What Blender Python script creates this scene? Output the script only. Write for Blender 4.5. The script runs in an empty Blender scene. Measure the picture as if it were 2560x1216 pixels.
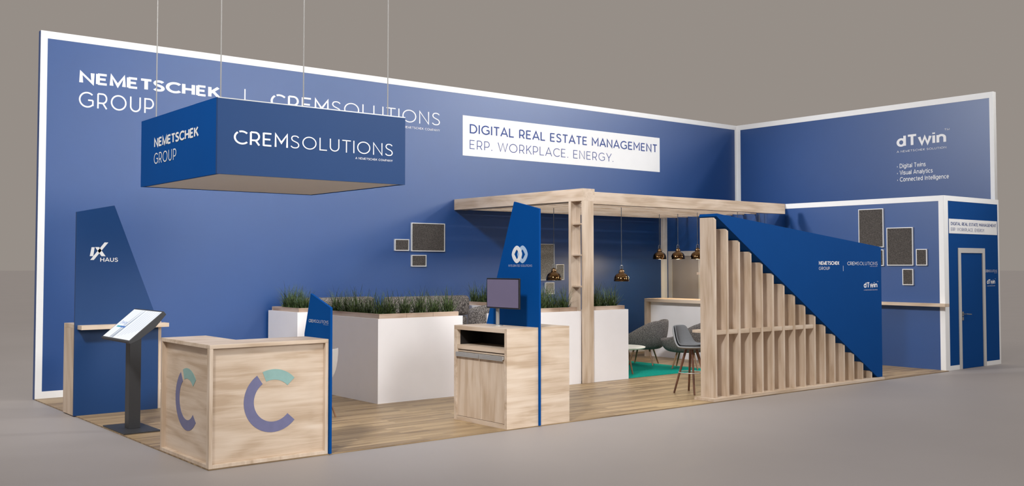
import bpy, bmesh, math, random
from mathutils import Vector, Matrix
random.seed(7)
scn = bpy.context.scene
COL = scn.collection
PI = math.pi

# ------------------------------------------------------------------ materials
def srgb(r, g, b):
    def f(c):
        c /= 255.0
        return c / 12.92 if c <= 0.04045 else ((c + 0.055) / 1.055) ** 2.4
    return (f(r), f(g), f(b), 1.0)

def new_mat(name):
    m = bpy.data.materials.new(name); m.use_nodes = True
    nt = m.node_tree
    return m, nt, nt.nodes['Principled BSDF']

def plain(name, col, rough=0.5, metal=0.0, spec=0.5, noise=0.0, nscale=40, bump=0.0, emit=None, estr=0.0):
    m, nt, b = new_mat(name)
    b.inputs['Base Color'].default_value = col
    b.inputs['Roughness'].default_value = rough
    b.inputs['Metallic'].default_value = metal
    b.inputs['Specular IOR Level'].default_value = spec
    if emit:
        b.inputs['Emission Color'].default_value = emit
        b.inputs['Emission Strength'].default_value = estr
    if noise or bump:
        tc = nt.nodes.new('ShaderNodeTexCoord')
        n = nt.nodes.new('ShaderNodeTexNoise'); n.inputs['Scale'].default_value = nscale; n.inputs['Detail'].default_value = 4
        nt.links.new(tc.outputs['Object'], n.inputs['Vector'])
        if noise:
            r = nt.nodes.new('ShaderNodeValToRGB')
            r.color_ramp.elements[0].position = 0.3; r.color_ramp.elements[1].position = 0.7
            r.color_ramp.elements[0].color = tuple(c * (1 - noise) for c in col[:3]) + (1,)
            r.color_ramp.elements[1].color = tuple(min(1, c * (1 + noise)) for c in col[:3]) + (1,)
            nt.links.new(n.outputs['Fac'], r.inputs['Fac']); nt.links.new(r.outputs['Color'], b.inputs['Base Color'])
        if bump:
            bp = nt.nodes.new('ShaderNodeBump'); bp.inputs['Strength'].default_value = bump; bp.inputs['Distance'].default_value = 0.005
            nt.links.new(n.outputs['Fac'], bp.inputs['Height']); nt.links.new(bp.outputs['Normal'], b.inputs['Normal'])
    return m

def wood(name, axis, dark, mid, light, rough=0.42, scale=1.0):
    m, nt, b = new_mat(name); N = nt.nodes.new; L = nt.links.new
    tc = N('ShaderNodeTexCoord'); mp = N('ShaderNodeMapping')
    s = [14 * scale] * 3; s['xyz'.index(axis)] = 0.9 * scale
    mp.inputs['Scale'].default_value = s
    L(tc.outputs['Object'], mp.inputs['Vector'])
    n1 = N('ShaderNodeTexNoise'); n1.inputs['Scale'].default_value = 1.0; n1.inputs['Detail'].default_value = 5; n1.inputs['Distortion'].default_value = 0.9
    L(mp.outputs['Vector'], n1.inputs['Vector'])
    mp2 = N('ShaderNodeMapping'); s2 = [5 * scale] * 3; s2['xyz'.index(axis)] = 1.6 * scale
    mp2.inputs['Scale'].default_value = s2; L(tc.outputs['Object'], mp2.inputs['Vector'])
    n2 = N('ShaderNodeTexNoise'); n2.inputs['Scale'].default_value = 0.8; n2.inputs['Detail'].default_value = 2; n2.inputs['Distortion'].default_value = 1.5
    L(mp2.outputs['Vector'], n2.inputs['Vector'])
    mp3 = N('ShaderNodeMapping'); s3 = [120 * scale] * 3; s3['xyz'.index(axis)] = 5 * scale
    mp3.inputs['Scale'].default_value = s3; L(tc.outputs['Object'], mp3.inputs['Vector'])
    n3 = N('ShaderNodeTexNoise'); n3.inputs['Scale'].default_value = 1.0; n3.inputs['Detail'].default_value = 2
    L(mp3.outputs['Vector'], n3.inputs['Vector'])
    mp4 = N('ShaderNodeMapping'); s4 = [2.6 * scale] * 3; s4['xyz'.index(axis)] = 0.75 * scale
    mp4.inputs['Scale'].default_value = s4; mp4.inputs['Location'].default_value = (.37, .21, .53); L(tc.outputs['Object'], mp4.inputs['Vector'])
    n4 = N('ShaderNodeTexNoise'); n4.inputs['Scale'].default_value = 1.0; n4.inputs['Detail'].default_value = 1
    L(mp4.outputs['Vector'], n4.inputs['Vector'])
    rg_ = N('ShaderNodeMath'); rg_.operation = 'MULTIPLY'; rg_.inputs[1].default_value = 26.0; L(n4.outputs['Fac'], rg_.inputs[0])
    sn = N('ShaderNodeMath'); sn.operation = 'SINE'; L(rg_.outputs[0], sn.inputs[0])
    sm = N('ShaderNodeMath'); sm.operation = 'MULTIPLY_ADD'; sm.inputs[1].default_value = 0.055; L(sn.outputs[0], sm.inputs[0])
    mx = N('ShaderNodeMath'); mx.operation = 'MULTIPLY_ADD'; mx.inputs[1].default_value = 0.55
    L(n1.outputs['Fac'], mx.inputs[0])
    m2 = N('ShaderNodeMath'); m2.operation = 'MULTIPLY_ADD'; m2.inputs[1].default_value = 0.3
    L(n2.outputs['Fac'], m2.inputs[0])
    m3 = N('ShaderNodeMath'); m3.operation = 'MULTIPLY'; m3.inputs[1].default_value = 0.15
    L(n3.outputs['Fac'], m3.inputs[0]); L(m3.outputs[0], m2.inputs[2]); L(m2.outputs[0], mx.inputs[2])
    r = N('ShaderNodeValToRGB'); e = r.color_ramp.elements
    e[0].position = 0.36; e[0].color = dark; e[1].position = 0.66; e[1].color = light
    k = e.new(0.5); k.color = mid
    L(mx.outputs[0], sm.inputs[2]); L(sm.outputs[0], r.inputs['Fac']); L(r.outputs['Color'], b.inputs['Base Color'])
    b.inputs['Roughness'].default_value = rough
    return m

OAK = (srgb(182, 158, 133), srgb(203, 182, 160), srgb(215, 197, 178))
OAK_X = wood('oak_grain_along_x', 'x', *OAK)
OAK_Y = wood('oak_grain_along_y', 'y', *OAK)
OAK_Z = wood('oak_grain_along_z', 'z', *OAK)
LEGWOOD = wood('turned_leg_wood', 'z', srgb(112, 78, 50), srgb(136, 98, 66), srgb(156, 116, 80))
WALNUT = wood('walnut_leg_wood', 'z', srgb(74, 44, 28), srgb(100, 62, 40), srgb(122, 80, 54))
RIMWOOD_X = wood('weathered_rim_x', 'x', srgb(148, 122, 102), srgb(180, 156, 136), srgb(202, 182, 164))
RIMWOOD_Y = wood('weathered_rim_y', 'y', srgb(148, 122, 102), srgb(180, 156, 136), srgb(202, 182, 164))

def plank_floor():
    m, nt, b = new_mat('strip_oak_floor'); N = nt.nodes.new; L = nt.links.new
    tc = N('ShaderNodeTexCoord')
    br = N('ShaderNodeTexBrick'); br.offset = 0.37; br.inputs['Scale'].default_value = 1.0
    br.inputs['Brick Width'].default_value = 0.9; br.inputs['Row Height'].default_value = 0.07
    br.inputs['Mortar Size'].default_value = 0.0008; br.inputs['Bias'].default_value = 0.0
    br.inputs['Color1'].default_value = (0, 0, 0, 1); br.inputs['Color2'].default_value = (1, 1, 1, 1); br.inputs['Mortar'].default_value = (0.0, 0.0, 0.0, 1)
    L(tc.outputs['Object'], br.inputs['Vector'])
    mp = N('ShaderNodeMapping'); mp.inputs['Scale'].default_value = (1.0, 22, 1); L(tc.outputs['Object'], mp.inputs['Vector'])
    n = N('ShaderNodeTexNoise'); n.inputs['Scale'].default_value = 1.3; n.inputs['Detail'].default_value = 6; n.inputs['Distortion'].default_value = 0.6
    L(mp.outputs['Vector'], n.inputs['Vector'])
    a = N('ShaderNodeMath'); a.operation = 'MULTIPLY_ADD'; a.inputs[1].default_value = 0.30
    L(br.outputs['Color'], a.inputs[0])
    c = N('ShaderNodeMath'); c.operation = 'MULTIPLY'; c.inputs[1].default_value = 0.72
    L(n.outputs['Fac'], c.inputs[0]); L(c.outputs[0], a.inputs[2])
    r = N('ShaderNodeValToRGB'); e = r.color_ramp.elements
    e[0].position = 0.25; e[0].color = srgb(110, 88, 62); e[1].position = 0.75; e[1].color = srgb(184, 158, 120)
    k = e.new(0.5); k.color = srgb(152, 127, 93)
    L(a.outputs[0], r.inputs['Fac']); L(r.outputs['Color'], b.inputs['Base Color'])
    b.inputs['Roughness'].default_value = 0.45
    return m
FLOORWOOD = plank_floor()

def speckle(name, dark, light, scale, lo=0.4, hi=0.62, rough=0.95, stretch=(1, 1, 1), bump=0.6):
    m, nt, b = new_mat(name); N = nt.nodes.new; L = nt.links.new
    tc = N('ShaderNodeTexCoord'); mp = N('ShaderNodeMapping'); mp.inputs['Scale'].default_value = stretch
    L(tc.outputs['Object'], mp.inputs['Vector'])
    n = N('ShaderNodeTexNoise'); n.inputs['Scale'].default_value = scale; n.inputs['Detail'].default_value = 3; n.inputs['Roughness'].default_value = 0.7
    L(mp.outputs['Vector'], n.inputs['Vector'])
    r = N('ShaderNodeValToRGB'); e = r.color_ramp.elements
    e[0].position = lo; e[0].color = dark; e[1].position = hi; e[1].color = light
    L(n.outputs['Fac'], r.inputs['Fac']); L(r.outputs['Color'], b.inputs['Base Color'])
    b.inputs['Roughness'].default_value = rough; b.inputs['Specular IOR Level'].default_value = 0.15
    if bump:
        bp = N('ShaderNodeBump'); bp.inputs['Strength'].default_value = bump; bp.inputs['Distance'].default_value = 0.006
        L(n.outputs['Fac'], bp.inputs['Height']); L(bp.outputs['Normal'], b.inputs['Normal'])
    return m

BLUE = plain('blue_print', srgb(0, 66, 132), 0.7, spec=0.08, noise=0.02, nscale=3)
BLUE_SATIN = plain('blue_satin_board', srgb(0, 52, 102), 0.45, spec=0.45, noise=0.02, nscale=3)
BLUE_FABRIC = plain('blue_wall_fabric', srgb(0, 65, 130), 0.43, spec=1.0, noise=0.02, nscale=3)
WHITE = plain('white_frame_paint', srgb(240, 240, 240), 0.5, noise=0.01, nscale=6)
WHITE_PLANTER = plain('white_laminate', srgb(240, 236, 236), 0.45, noise=0.01, nscale=5)
LETTER = plain('white_lettering', srgb(243, 243, 245), 0.6, noise=0.01)
LETTER_GREY = plain('pale_grey_lettering', srgb(214, 214, 214), 0.6, noise=0.01)
LETTER_BLUE = plain('blue_lettering', srgb(45, 72, 140), 0.6, noise=0.02)
RING_BLUE = plain('pale_blue_ring', srgb(160, 182, 206), 0.6, noise=0.01)
HALL = plain('grey_hall_floor', srgb(152, 144, 140), 0.55, spec=0.6, noise=0.03, nscale=0.5)
ALU = plain('brushed_aluminium', srgb(205, 205, 203), 0.35, metal=0.75, noise=0.03, nscale=60)
SILVER = plain('silver_frame', srgb(222, 222, 221), 0.4, metal=0.25, noise=0.02, nscale=50)
POLE = plain('grey_pole', srgb(132, 130, 128), 0.5, noise=0.02, nscale=30)
STEEL = plain('grey_steel', srgb(150, 152, 154), 0.35, metal=0.8, noise=0.03, nscale=40)
DOORFRAME = plain('grey_door_frame', srgb(196, 194, 192), 0.5, noise=0.02, nscale=8)
DOORGREY = plain('warm_grey_door', srgb(150, 144, 141), 0.35, noise=0.02, nscale=3)
BLACK = plain('black_plastic', srgb(22, 22, 24), 0.35, noise=0.05, nscale=30)
KIOSK = plain('charcoal_powder_coat', srgb(52, 52, 54), 0.45, noise=0.05, nscale=60)
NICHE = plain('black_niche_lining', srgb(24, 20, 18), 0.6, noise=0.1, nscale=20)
MON = plain('idle_screen', srgb(108, 100, 124), 0.25, noise=0.02, nscale=4)
SHELLGREY = plain('grey_shell', srgb(150, 152, 154), 0.45, noise=0.02, nscale=20)
PADGREY = plain('grey_seat_pad', srgb(124, 126, 129), 0.85, noise=0.05, nscale=90, bump=0.2)
SHELLWHITE = plain('white_shell', srgb(196, 192, 188), 0.4, noise=0.01, nscale=20)
TABLEWHITE = plain('white_table_top', srgb(238, 238, 228), 0.35, noise=0.01)
RUG = speckle('teal_rug', srgb(0, 124, 108), srgb(0, 160, 140), 90, bump=0.4)
FELT = speckle('dark_grey_felt', srgb(60, 56, 54), srgb(108, 103, 99), 130, lo=0.42, hi=0.66)
FELT_PALE = speckle('pale_grey_felt', srgb(112, 108, 102), srgb(196, 190, 182), 80, lo=0.42, hi=0.66)
BOUCLE = speckle('grey_boucle', srgb(50, 47, 47), srgb(140, 134, 131), 125, lo=0.4, hi=0.62)
KNIT = speckle('grey_chunky_knit', srgb(50, 46, 45), srgb(150, 143, 138), 95, lo=0.4, hi=0.6, stretch=(1, 1, 0.45), bump=1.0)
SOIL = plain('dark_soil', srgb(40, 32, 26), 0.95, noise=0.4, nscale=40, bump=0.8)
COPPER = plain('smoked_copper', srgb(98, 72, 46), 0.1, metal=1.0, noise=0.04, nscale=8)
BRASS = plain('pale_brass_neck', srgb(196, 160, 124), 0.25, metal=1.0, noise=0.04, nscale=8)
CORD = plain('grey_cord', srgb(84, 90, 98), 0.6, noise=0.04)
CABLE = plain('steel_cable', srgb(150, 147, 143), 0.4, metal=0.3, noise=0.03)
BULB = plain('warm_bulb', srgb(255, 230, 180), 0.4, emit=srgb(255, 214, 150), estr=18, noise=0.01)
SOFFIT = plain('white_soffit', srgb(214, 210, 204), 0.7, noise=0.01, nscale=4)
PURPLE = plain('slate_purple_print', srgb(106, 106, 140), 0.5, noise=0.06, nscale=14)
TEAL = plain('sage_teal_print', srgb(134, 168, 162), 0.5, noise=0.06, nscale=14)
SCREEN_W = plain('lit_display_white', srgb(30, 30, 32), 0.2, emit=srgb(244, 247, 250), estr=1.0, noise=0.01)
SCREEN_G = plain('lit_display_grey', srgb(30, 30, 32), 0.2, emit=srgb(168, 176, 188), estr=1.0, noise=0.01)
SCREEN_P = plain('lit_display_pale', srgb(30, 30, 32), 0.2, emit=srgb(218, 222, 231), estr=1.0, noise=0.01)
SCREEN_B = plain('lit_display_blue', srgb(20, 24, 32), 0.2, emit=srgb(84, 124, 190), estr=1.0, noise=0.01)
SCREEN_T = plain('lit_display_teal', srgb(20, 28, 30), 0.2, emit=srgb(92, 178, 190), estr=1.0, noise=0.01)

def grass_mat():
    m, nt, b = new_mat('grass_blades'); N = nt.nodes.new; L = nt.links.new
    tc = N('ShaderNodeTexCoord'); n = N('ShaderNodeTexNoise'); n.inputs['Scale'].default_value = 22
    L(tc.outputs['Object'], n.inputs['Vector'])
    r = N('ShaderNodeValToRGB'); e = r.color_ramp.elements
    e[0].position = 0.35; e[0].color = srgb(26, 42, 18); e[1].position = 0.7; e[1].color = srgb(98, 120, 66)
    L(n.outputs['Fac'], r.inputs['Fac']); L(r.outputs['Color'], b.inputs['Base Color'])
    b.inputs['Roughness'].default_value = 0.45
    return m
GRASS = grass_mat()

# ------------------------------------------------------------------ mesh helpers
def at(loc):
    o = bpy.data.objects.new('tmp', None); return o

def thing(name, label, cat, loc=(0, 0, 0), rz=0.0, group=None, kind=None):
    o = bpy.data.objects.new(name, None); COL.objects.link(o)
    o.location = loc; o.rotation_euler = (0, 0, rz); o.empty_display_size = 0.1
    if label: o['label'] = label
    if cat: o['category'] = cat
    if group: o['group'] = group
    if kind: o['kind'] = kind
    return o

def tag(o, label=None, cat=None, group=None, kind=None):
    if label: o['label'] = label
    if cat: o['category'] = cat
    if group: o['group'] = group
    if kind: o['kind'] = kind
    return o

class MB:
    def __init__(self):
        self.bm = bmesh.new()
    def box(self, x0, x1, y0, y1, z0, z1, mi=0):
        v = [self.bm.verts.new(p) for p in ((x0, y0, z0), (x1, y0, z0), (x1, y1, z0), (x0, y1, z0), (x0, y0, z1), (x1, y0, z1), (x1, y1, z1), (x0, y1, z1))]
        for f in ((3, 2, 1, 0), (4, 5, 6, 7), (0, 1, 5, 4), (1, 2, 6, 5), (2, 3, 7, 6), (3, 0, 4, 7)):
            self.bm.faces.new([v[i] for i in f]).material_index = mi
        return self
    def prism(self, pts, off):
        """pts: 3-D polygon, off: extrusion vector"""
        off = Vector(off)
        a = [self.bm.verts.new(p) for p in pts]; b = [self.bm.verts.new(Vector(p) + off) for p in pts]
        n = len(a)
        self.bm.faces.new(a); self.bm.faces.new(b[::-1])
        for i in range(n):
            self.bm.faces.new((a[i], b[i], b[(i + 1) % n], a[(i + 1) % n]))
        return self
    def ring(self, outer, inner, off):
        off = Vector(off); n = len(outer)
        A = [self.bm.verts.new(p) for p in outer]; B = [self.bm.verts.new(p) for p in inner]
        A2 = [self.bm.verts.new(Vector(p) + off) for p in outer]; B2 = [self.bm.verts.new(Vector(p) + off) for p in inner]
        for i in range(n):
            j = (i + 1) % n
            for q in ((A[i], A[j], B[j], B[i]), (A2[j], A2[i], B2[i], B2[j]), (A[j], A[i], A2[i], A2[j]), (B[i], B[j], B2[j], B2[i])):
                self.bm.faces.new(q)
        return self
    def tube(self, path, r, seg=10, cap=True):
        path = [Vector(p) for p in path]; rs = r if isinstance(r, (list, tuple)) else [r] * len(path)
        rings = []
        for i, p in enumerate(path):
            d = (path[min(i + 1, len(path) - 1)] - path[max(i - 1, 0)]).normalized()
            a = d.orthogonal().normalized() if abs(d.z) < 0.9 else Vector((1, 0, 0)) - d * d.x
            a.normalize(); b = d.cross(a)
            rings.append([self.bm.verts.new(p + (a * math.cos(t) + b * math.sin(t)) * rs[i]) for t in [2 * PI * k / seg for k in range(seg)]])
        for i in range(len(rings) - 1):
            for k in range(seg):
                self.bm.faces.new((rings[i][k], rings[i][(k + 1) % seg], rings[i + 1][(k + 1) % seg], rings[i + 1][k]))
        if cap:
            self.bm.faces.new(rings[0][::-1]); self.bm.faces.new(rings[-1])
        return self
    def loop_tube(self, c, R, r, seg=28, s2=8):
        c = Vector(c); rings = []
        for i in range(seg):
            t = 2 * PI * i / seg; d = Vector((math.cos(t), math.sin(t), 0))
            rings.append([self.bm.verts.new(c + d * (R + r * math.cos(u)) + Vector((0, 0, r * math.sin(u)))) for u in [2 * PI * k / s2 for k in range(s2)]])
        for i in range(seg):
            for k in range(s2):
                self.bm.faces.new((rings[i][k], rings[(i + 1) % seg][k], rings[(i + 1) % seg][(k + 1) % s2], rings[i][(k + 1) % s2]))
        return self
    def lathe(self, prof, c=(0, 0, 0), seg=32, close=False):
        c = Vector(c); rings = []
        for (r, z) in prof:
            rings.append([self.bm.verts.new(c + Vector((r * math.cos(2 * PI * k / seg), r * math.sin(2 * PI * k / seg), z))) for k in range(seg)])
        for i in range(len(rings) - 1):
            for k in range(seg):
                self.bm.faces.new((rings[i][k], rings[i][(k + 1) % seg], rings[i + 1][(k + 1) % seg], rings[i + 1][k]))
        if close:
            self.bm.faces.new(rings[0][::-1]); self.bm.faces.new(rings[-1])
        return self
    def build(self, name, mat, parent=None, local=False, smooth=False, bevel=0.0, bseg=2, weld=False):
        if weld: bmesh.ops.remove_doubles(self.bm, verts=self.bm.verts, dist=1e-5)
        bmesh.ops.recalc_face_normals(self.bm, faces=self.bm.faces)
        if parent is not None and not local:
            p = parent; off = Vector((0, 0, 0))
            while p is not None:
                off += Vector(p.location); p = p.parent
            bmesh.ops.translate(self.bm, verts=self.bm.verts, vec=-off)
        me = bpy.data.meshes.new(name); self.bm.to_mesh(me); self.bm.free()
        for m in (mat if isinstance(mat, (list, tuple)) else [mat]): me.materials.append(m)
        o = bpy.data.objects.new(name, me); COL.objects.link(o)
        if parent is not None: o.parent = parent
        if smooth:
            for p in me.polygons: p.use_smooth = True
        if bevel:
            bv = o.modifiers.new('Bevel', 'BEVEL'); bv.width = bevel; bv.segments = bseg; bv.limit_method = 'ANGLE'
        return o

def B(name, mat, parent, x0, x1, y0, y1, z0, z1, bevel=0.0, **k):
    return MB().box(x0, x1, y0, y1, z0, z1).build(name, mat, parent, bevel=bevel, **k)

def copy_thing(src, loc=None, rz=None):
    c = src.copy(); COL.objects.link(c)
    if loc is not None: c.location = loc
    if rz is not None: c.rotation_euler = (0, 0, rz)
    for ch in list(src.children):
        d = ch.copy(); COL.objects.link(d); d.parent = c
        for g in list(ch.children):
            e = g.copy(); COL.objects.link(e); e.parent = d
    return c

# ------------------------------------------------------------------ lettering
def arc(cx, cy, rx, ry, a0, a1, n=16):
    return [(cx + rx * math.cos(math.radians(a0 + (a1 - a0) * i / n)), cy + ry * math.sin(math.radians(a0 + (a1 - a0) * i / n))) for i in range(n + 1)]

def spline(p, n=5):
    out = []
    for i in range(len(p) - 1):
        p0, p1, p2, p3 = p[max(i - 1, 0)], p[i], p[i + 1], p[min(i + 2, len(p) - 1)]
        for k in range(n):
            t = k / n
            out.append(tuple(0.5 * (2 * p1[j] + (p2[j] - p0[j]) * t + (2 * p0[j] - 5 * p1[j] + 4 * p2[j] - p3[j]) * t * t + (3 * p1[j] - p0[j] - 3 * p2[j] + p3[j]) * t ** 3) for j in (0, 1)))
    return out + [p[-1]]

GLY = {  # geometric capitals: strokes (centre lines, cap height 1) and advance
    'C': ([arc(.5, .5, .46, .46, 45, 316, 30)], .86),
    '(': ([arc(.5, .5, .46, .46, 45, 112, 12), arc(.5, .5, .46, .46, 126, 316, 26)], .86),
    'R': ([[(.05, 0), (.05, .96)], [(.05, .96)] + [(.34, .96)] + arc(.34, .66, .25, .30, 90, -90, 12) + [(.05, .36)], [(.36, .36), (.60, 0)]], .68),
    'E': ([[(.05, 0), (.05, 1)], [(.05, .955), (.56, .955)], [(.05, .51), (.50, .51)], [(.05, .045), (.57, .045)]], .64),
    'M': ([[(.05, 0), (.05, .98), (.44, .34), (.83, .98), (.83, 0)]], .92),
    'S': ([spline([(.54, .84), (.44, .93), (.29, .96), (.13, .91), (.06, .76), (.13, .61), (.30, .52), (.48, .42), (.55, .25), (.47, .09), (.29, .04), (.13, .07), (.02, .17)])], .64),
    'O': ([arc(.5, .5, .46, .46, 0, 360, 40)], 1.04),
    'L': ([[(.05, 1), (.05, .045), (.55, .045)]], .58),
    'U': ([[(.05, 1), (.05, .4)] + arc(.36, .36, .31, .32, 180, 360, 16) + [(.67, .4), (.67, 1)]], .76),
    'T': ([[(0, .955), (.64, .955)], [(.32, .955), (.32, 0)]], .66),
    'I': ([[(.05, 0), (.05, 1)]], .14),
    'N': ([[(.05, 0), (.05, .97), (.70, .03), (.70, 1)]], .80),
    'H': ([[(.05, 0), (.05, 1)], [(.68, 0), (.68, 1)], [(.05, .5), (.68, .5)]], .76),
    'D': ([[(.05, .955), (.05, .045), (.32, .045)] + arc(.34, .5, .42, .455, -90, 90, 20) + [(.05, .955)]], .84),
    'G': ([arc(.5, .5, .46, .46, 45, 320, 30) + [(.86, .20), (.86, .48)], [(.56, .48), (.86, .48)]], .94),
    'A': ([[(0, 0), (.40, .98), (.80, 0)], [(.14, .30), (.66, .30)]], .82),
    'P': ([[(.05, 0), (.05, .955), (.33, .955)] + arc(.33, .645, .27, .31, 90, -90, 12) + [(.05, .335)]], .66),
    'W': ([[(0, 1), (.29, .03), (.57, .97), (.85, .03), (1.14, 1)]], 1.16),
    'K': ([[(.05, 0), (.05, 1)], [(.62, 1), (.06, .38)], [(.26, .58), (.66, 0)]], .68),
    'Y': ([[(0, 1), (.36, .42), (.72, 1)], [(.36, .42), (.36, 0)]], .72),
    '.': ([[(.05, 0), (.05, .11)]], .14),
    ' ': ([], .30),
    'V': ([[(0, 1), (.36, .03), (.72, 1)]], .72),
    'm': ([[(.05, 0), (.05, .98), (.42, .06), (.79, .98), (.79, 0)]], .86),
    'd': ([arc(.30, .36, .26, .32, 0, 360, 28), [(.57, 0), (.57, 1)]], .62),
    'w': ([[(0, .72), (.21, .03), (.42, .69), (.63, .03), (.84, .72)]], .84),
    'i': ([[(.05, 0), (.05, .72)], [(.05, .87), (.05, 1)]], .10),
    'n': ([[(.05, 0), (.05, .72)], [(.05, .40)] + arc(.30, .42, .25, .26, 180, 0, 14)[1:] + [(.55, 0)]], .60),
    'u': ([[(.05, .72), (.05, .32)] + arc(.30, .30, .25, .26, 180, 360, 14) + [(.55, .4)], [(.55, 0), (.55, .72)]], .60),
    'g': ([arc(.30, .36, .26, .32, 0, 360, 28), [(.57, .72), (.57, 0)] + arc(.31, -.02, .26, .20, 0, -150, 14)[1:]], .62),
    't': ([[(.17, .92), (.17, .18), (.22, .07), (.38, .05)], [(0, .68), (.37, .68)]], .38),
    'a': ([arc(.27, .21, .22, .17, 0, 360, 24), [(.52, 0), (.52, .46)] + arc(.29, .44, .23, .24, 0, 150, 12)[1:]], .57),
    'l': ([[(.05, 0), (.05, 1)]], .10),
    's': ([[(x * .82, y * .72) for x, y in spline([(.54, .84), (.44, .93), (.29, .94), (.13, .91), (.06, .76), (.13, .61), (.30, .52), (.48, .42), (.55, .25), (.47, .09), (.29, .06), (.13, .07), (.02, .17)])]], .50),
    'y': ([[(0, .72), (.28, .02)], [(.56, .72), (.22, -.17), (.06, -.22)]], .56),
    'c': ([arc(.30, .36, .27, .32, 48, 312, 24)], .54),
    'e': ([arc(.30, .36, .27, .32, 0, 316, 26), [(.04, .37), (.58, .37)]], .60),
    'o': ([arc(.30, .36, .28, .32, 0, 360, 30)], .62),
    'r': ([[(.05, 0), (.05, .72)], [(.05, .38)] + arc(.30, .42, .25, .26, 180, 80, 10)[1:]], .38),
    '*': ([[(0, .30), (.17, .30)], [(0, .40), (.17, .40)]], .19),
}
def ribbon(poly, w):
    poly = [p for q, p in enumerate(poly) if q == 0 or math.dist(p, poly[q - 1]) > 1e-5]
    closed = math.dist(poly[0], poly[-1]) < 1e-6
    P = [Vector(p) for p in (poly[:-1] if closed else poly)]; n = len(P); L, R = [], []
    for i in range(n):
        a = P[(i - 1) % n] if (closed or i > 0) else None; b = P[(i + 1) % n] if (closed or i < n - 1) else None
        d1 = (P[i] - a).normalized() if a is not None else None; d2 = (b - P[i]).normalized() if b is not None else None
        d1 = d1 or d2; d2 = d2 or d1
        n1 = Vector((-d1.y, d1.x)); n2 = Vector((-d2.y, d2.x)); m = (n1 + n2)
        m = m.normalized() if m.length > 1e-4 else n1
        k = min(1 / max(m.dot(n1), .05), 2.2) * w / 2
        L.append(P[i] + m * k); R.append(P[i] - m * k)
    vs = [tuple(v) for v in L + R]
    fs = [(i, (i + 1) % n, n + (i + 1) % n, n + i) for i in range(n if closed else n - 1)]
    return vs, fs

def stroke_polys(text, weights, gap=.16):
    """weights: list of (count, pen width)"""
    vs, fs = [], []; x = 0.0; k = 0; ws = []
    for c, w in weights: ws += [w] * c
    for i, ch in enumerate(text):
        g, adv = GLY[ch]; w = ws[min(i, len(ws) - 1)]
        for p in g:
            v, f = ribbon([(q[0] + x, q[1]) for q in p], w)
            k = (k + 1) % 8; v = [(a, b, k) for a, b in v]
            fs += [tuple(j + len(vs) for j in t) for t in f]; vs += v
        x += adv + gap
    return vs, fs

def letter(parent, polys, O, u, n, w, h, mat, name='lettering', v=(0, 0, 1), depth=0.002, z0=None, z1=None, label=None):
    """fit polys into the rectangle with lower-left corner O, width w along u, height h along v, raised along n"""
    vs, fs = polys
    xs = [p[0] for p in vs]; ys = [p[1] for p in vs]
    ax, bx = min(xs), max(xs); ay, by = (min(ys) if z0 is None else z0), (max(ys) if z1 is None else z1)
    O, u, v, n = Vector(O), Vector(u), Vector(v), Vector(n)
    mb = MB(); bm = mb.bm
    def P(p): return O + u * ((p[0] - ax) / (bx - ax) * w) + v * ((p[1] - ay) / (by - ay) * h)
    top = [bm.verts.new(P(p) + n * (depth + .00025 * p[2])) for p in vs]
    for f in fs:
        try: bm.faces.new([top[i] for i in f])
        except ValueError: continue
    o = mb.build(name, mat, parent)
    if label: o['label'] = label
    return o

U_FRONT, N_FRONT = (1, 0, 0), (0, -1, 0)      # faces looking toward -Y
U_LEFT, N_LEFT = (0, -1, 0), (-1, 0, 0)       # faces looking toward -X

def company_a(parent, O, u, n, w, h1, h2, gap, w2, mat):
    """two-line group mark: heavy capitals over light capitals; O = lower-left of upper line"""
    O = Vector(O)
    letter(parent, stroke_polys('NEmETSCHEK', [(12, .225)], .16), O, u, n, w, h1, mat)
    letter(parent, stroke_polys('GROUP', [(12, .1)], .19), O - Vector((0, 0, gap + h2)), u, n, w2, h2, mat)

def company_b(parent, O, u, n, w, h, mat, sub=True, heavy=.125, light=.078):
    O = Vector(O)
    letter(parent, stroke_polys('(REMSOLUTIONS', [(4, heavy), (9, light)]), O, u, n, w, h, mat)
    if sub:
        uu = Vector(u)
        letter(parent, stroke_polys('A NEmETSCHEK COmPANY', [(40, .12)], .19), O + uu * (w * .745) - Vector((0, 0, h * .37)), u, n, w * .255, h * .17, mat)

def twin_mark(parent, O, u, n, w, h, mat, tm=True):
    O = Vector(O); uu = Vector(u)
    letter(parent, stroke_polys('dTwin', [(9, .205)], .2), O, u, n, w, h, mat)
    letter(parent, stroke_polys('A NEmETSCHEK SOLUTION', [(40, .115)], .19), O - Vector((0, 0, h * .36)), u, n, w, h * .18, mat)
    if tm:
        letter(parent, stroke_polys('Tm', [(4, .11)], .18), O + uu * (w * .97) + Vector((0, 0, h * 1.02)), u, n, w * .10, h * .16, mat)

# ================================================================== SETTING
D, W, H = 5.935, 14.9, 5.0
# grey hall floor
mb = MB(); mb.bm.faces.new([mb.bm.verts.new(p) for p in ((-300, -200, -.012), (400, -200, -.012), (400, 500, -.012), (-300, 500, -.012))])
hall = mb.build('floor', HALL, smooth=True); tag(hall, kind='structure')
# raised floor of the stand
fl = B('floor_stand', FLOORWOOD, None, 0.0, 13.02, 0.0, D, -0.011, 0.0); tag(fl, kind='structure')

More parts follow.
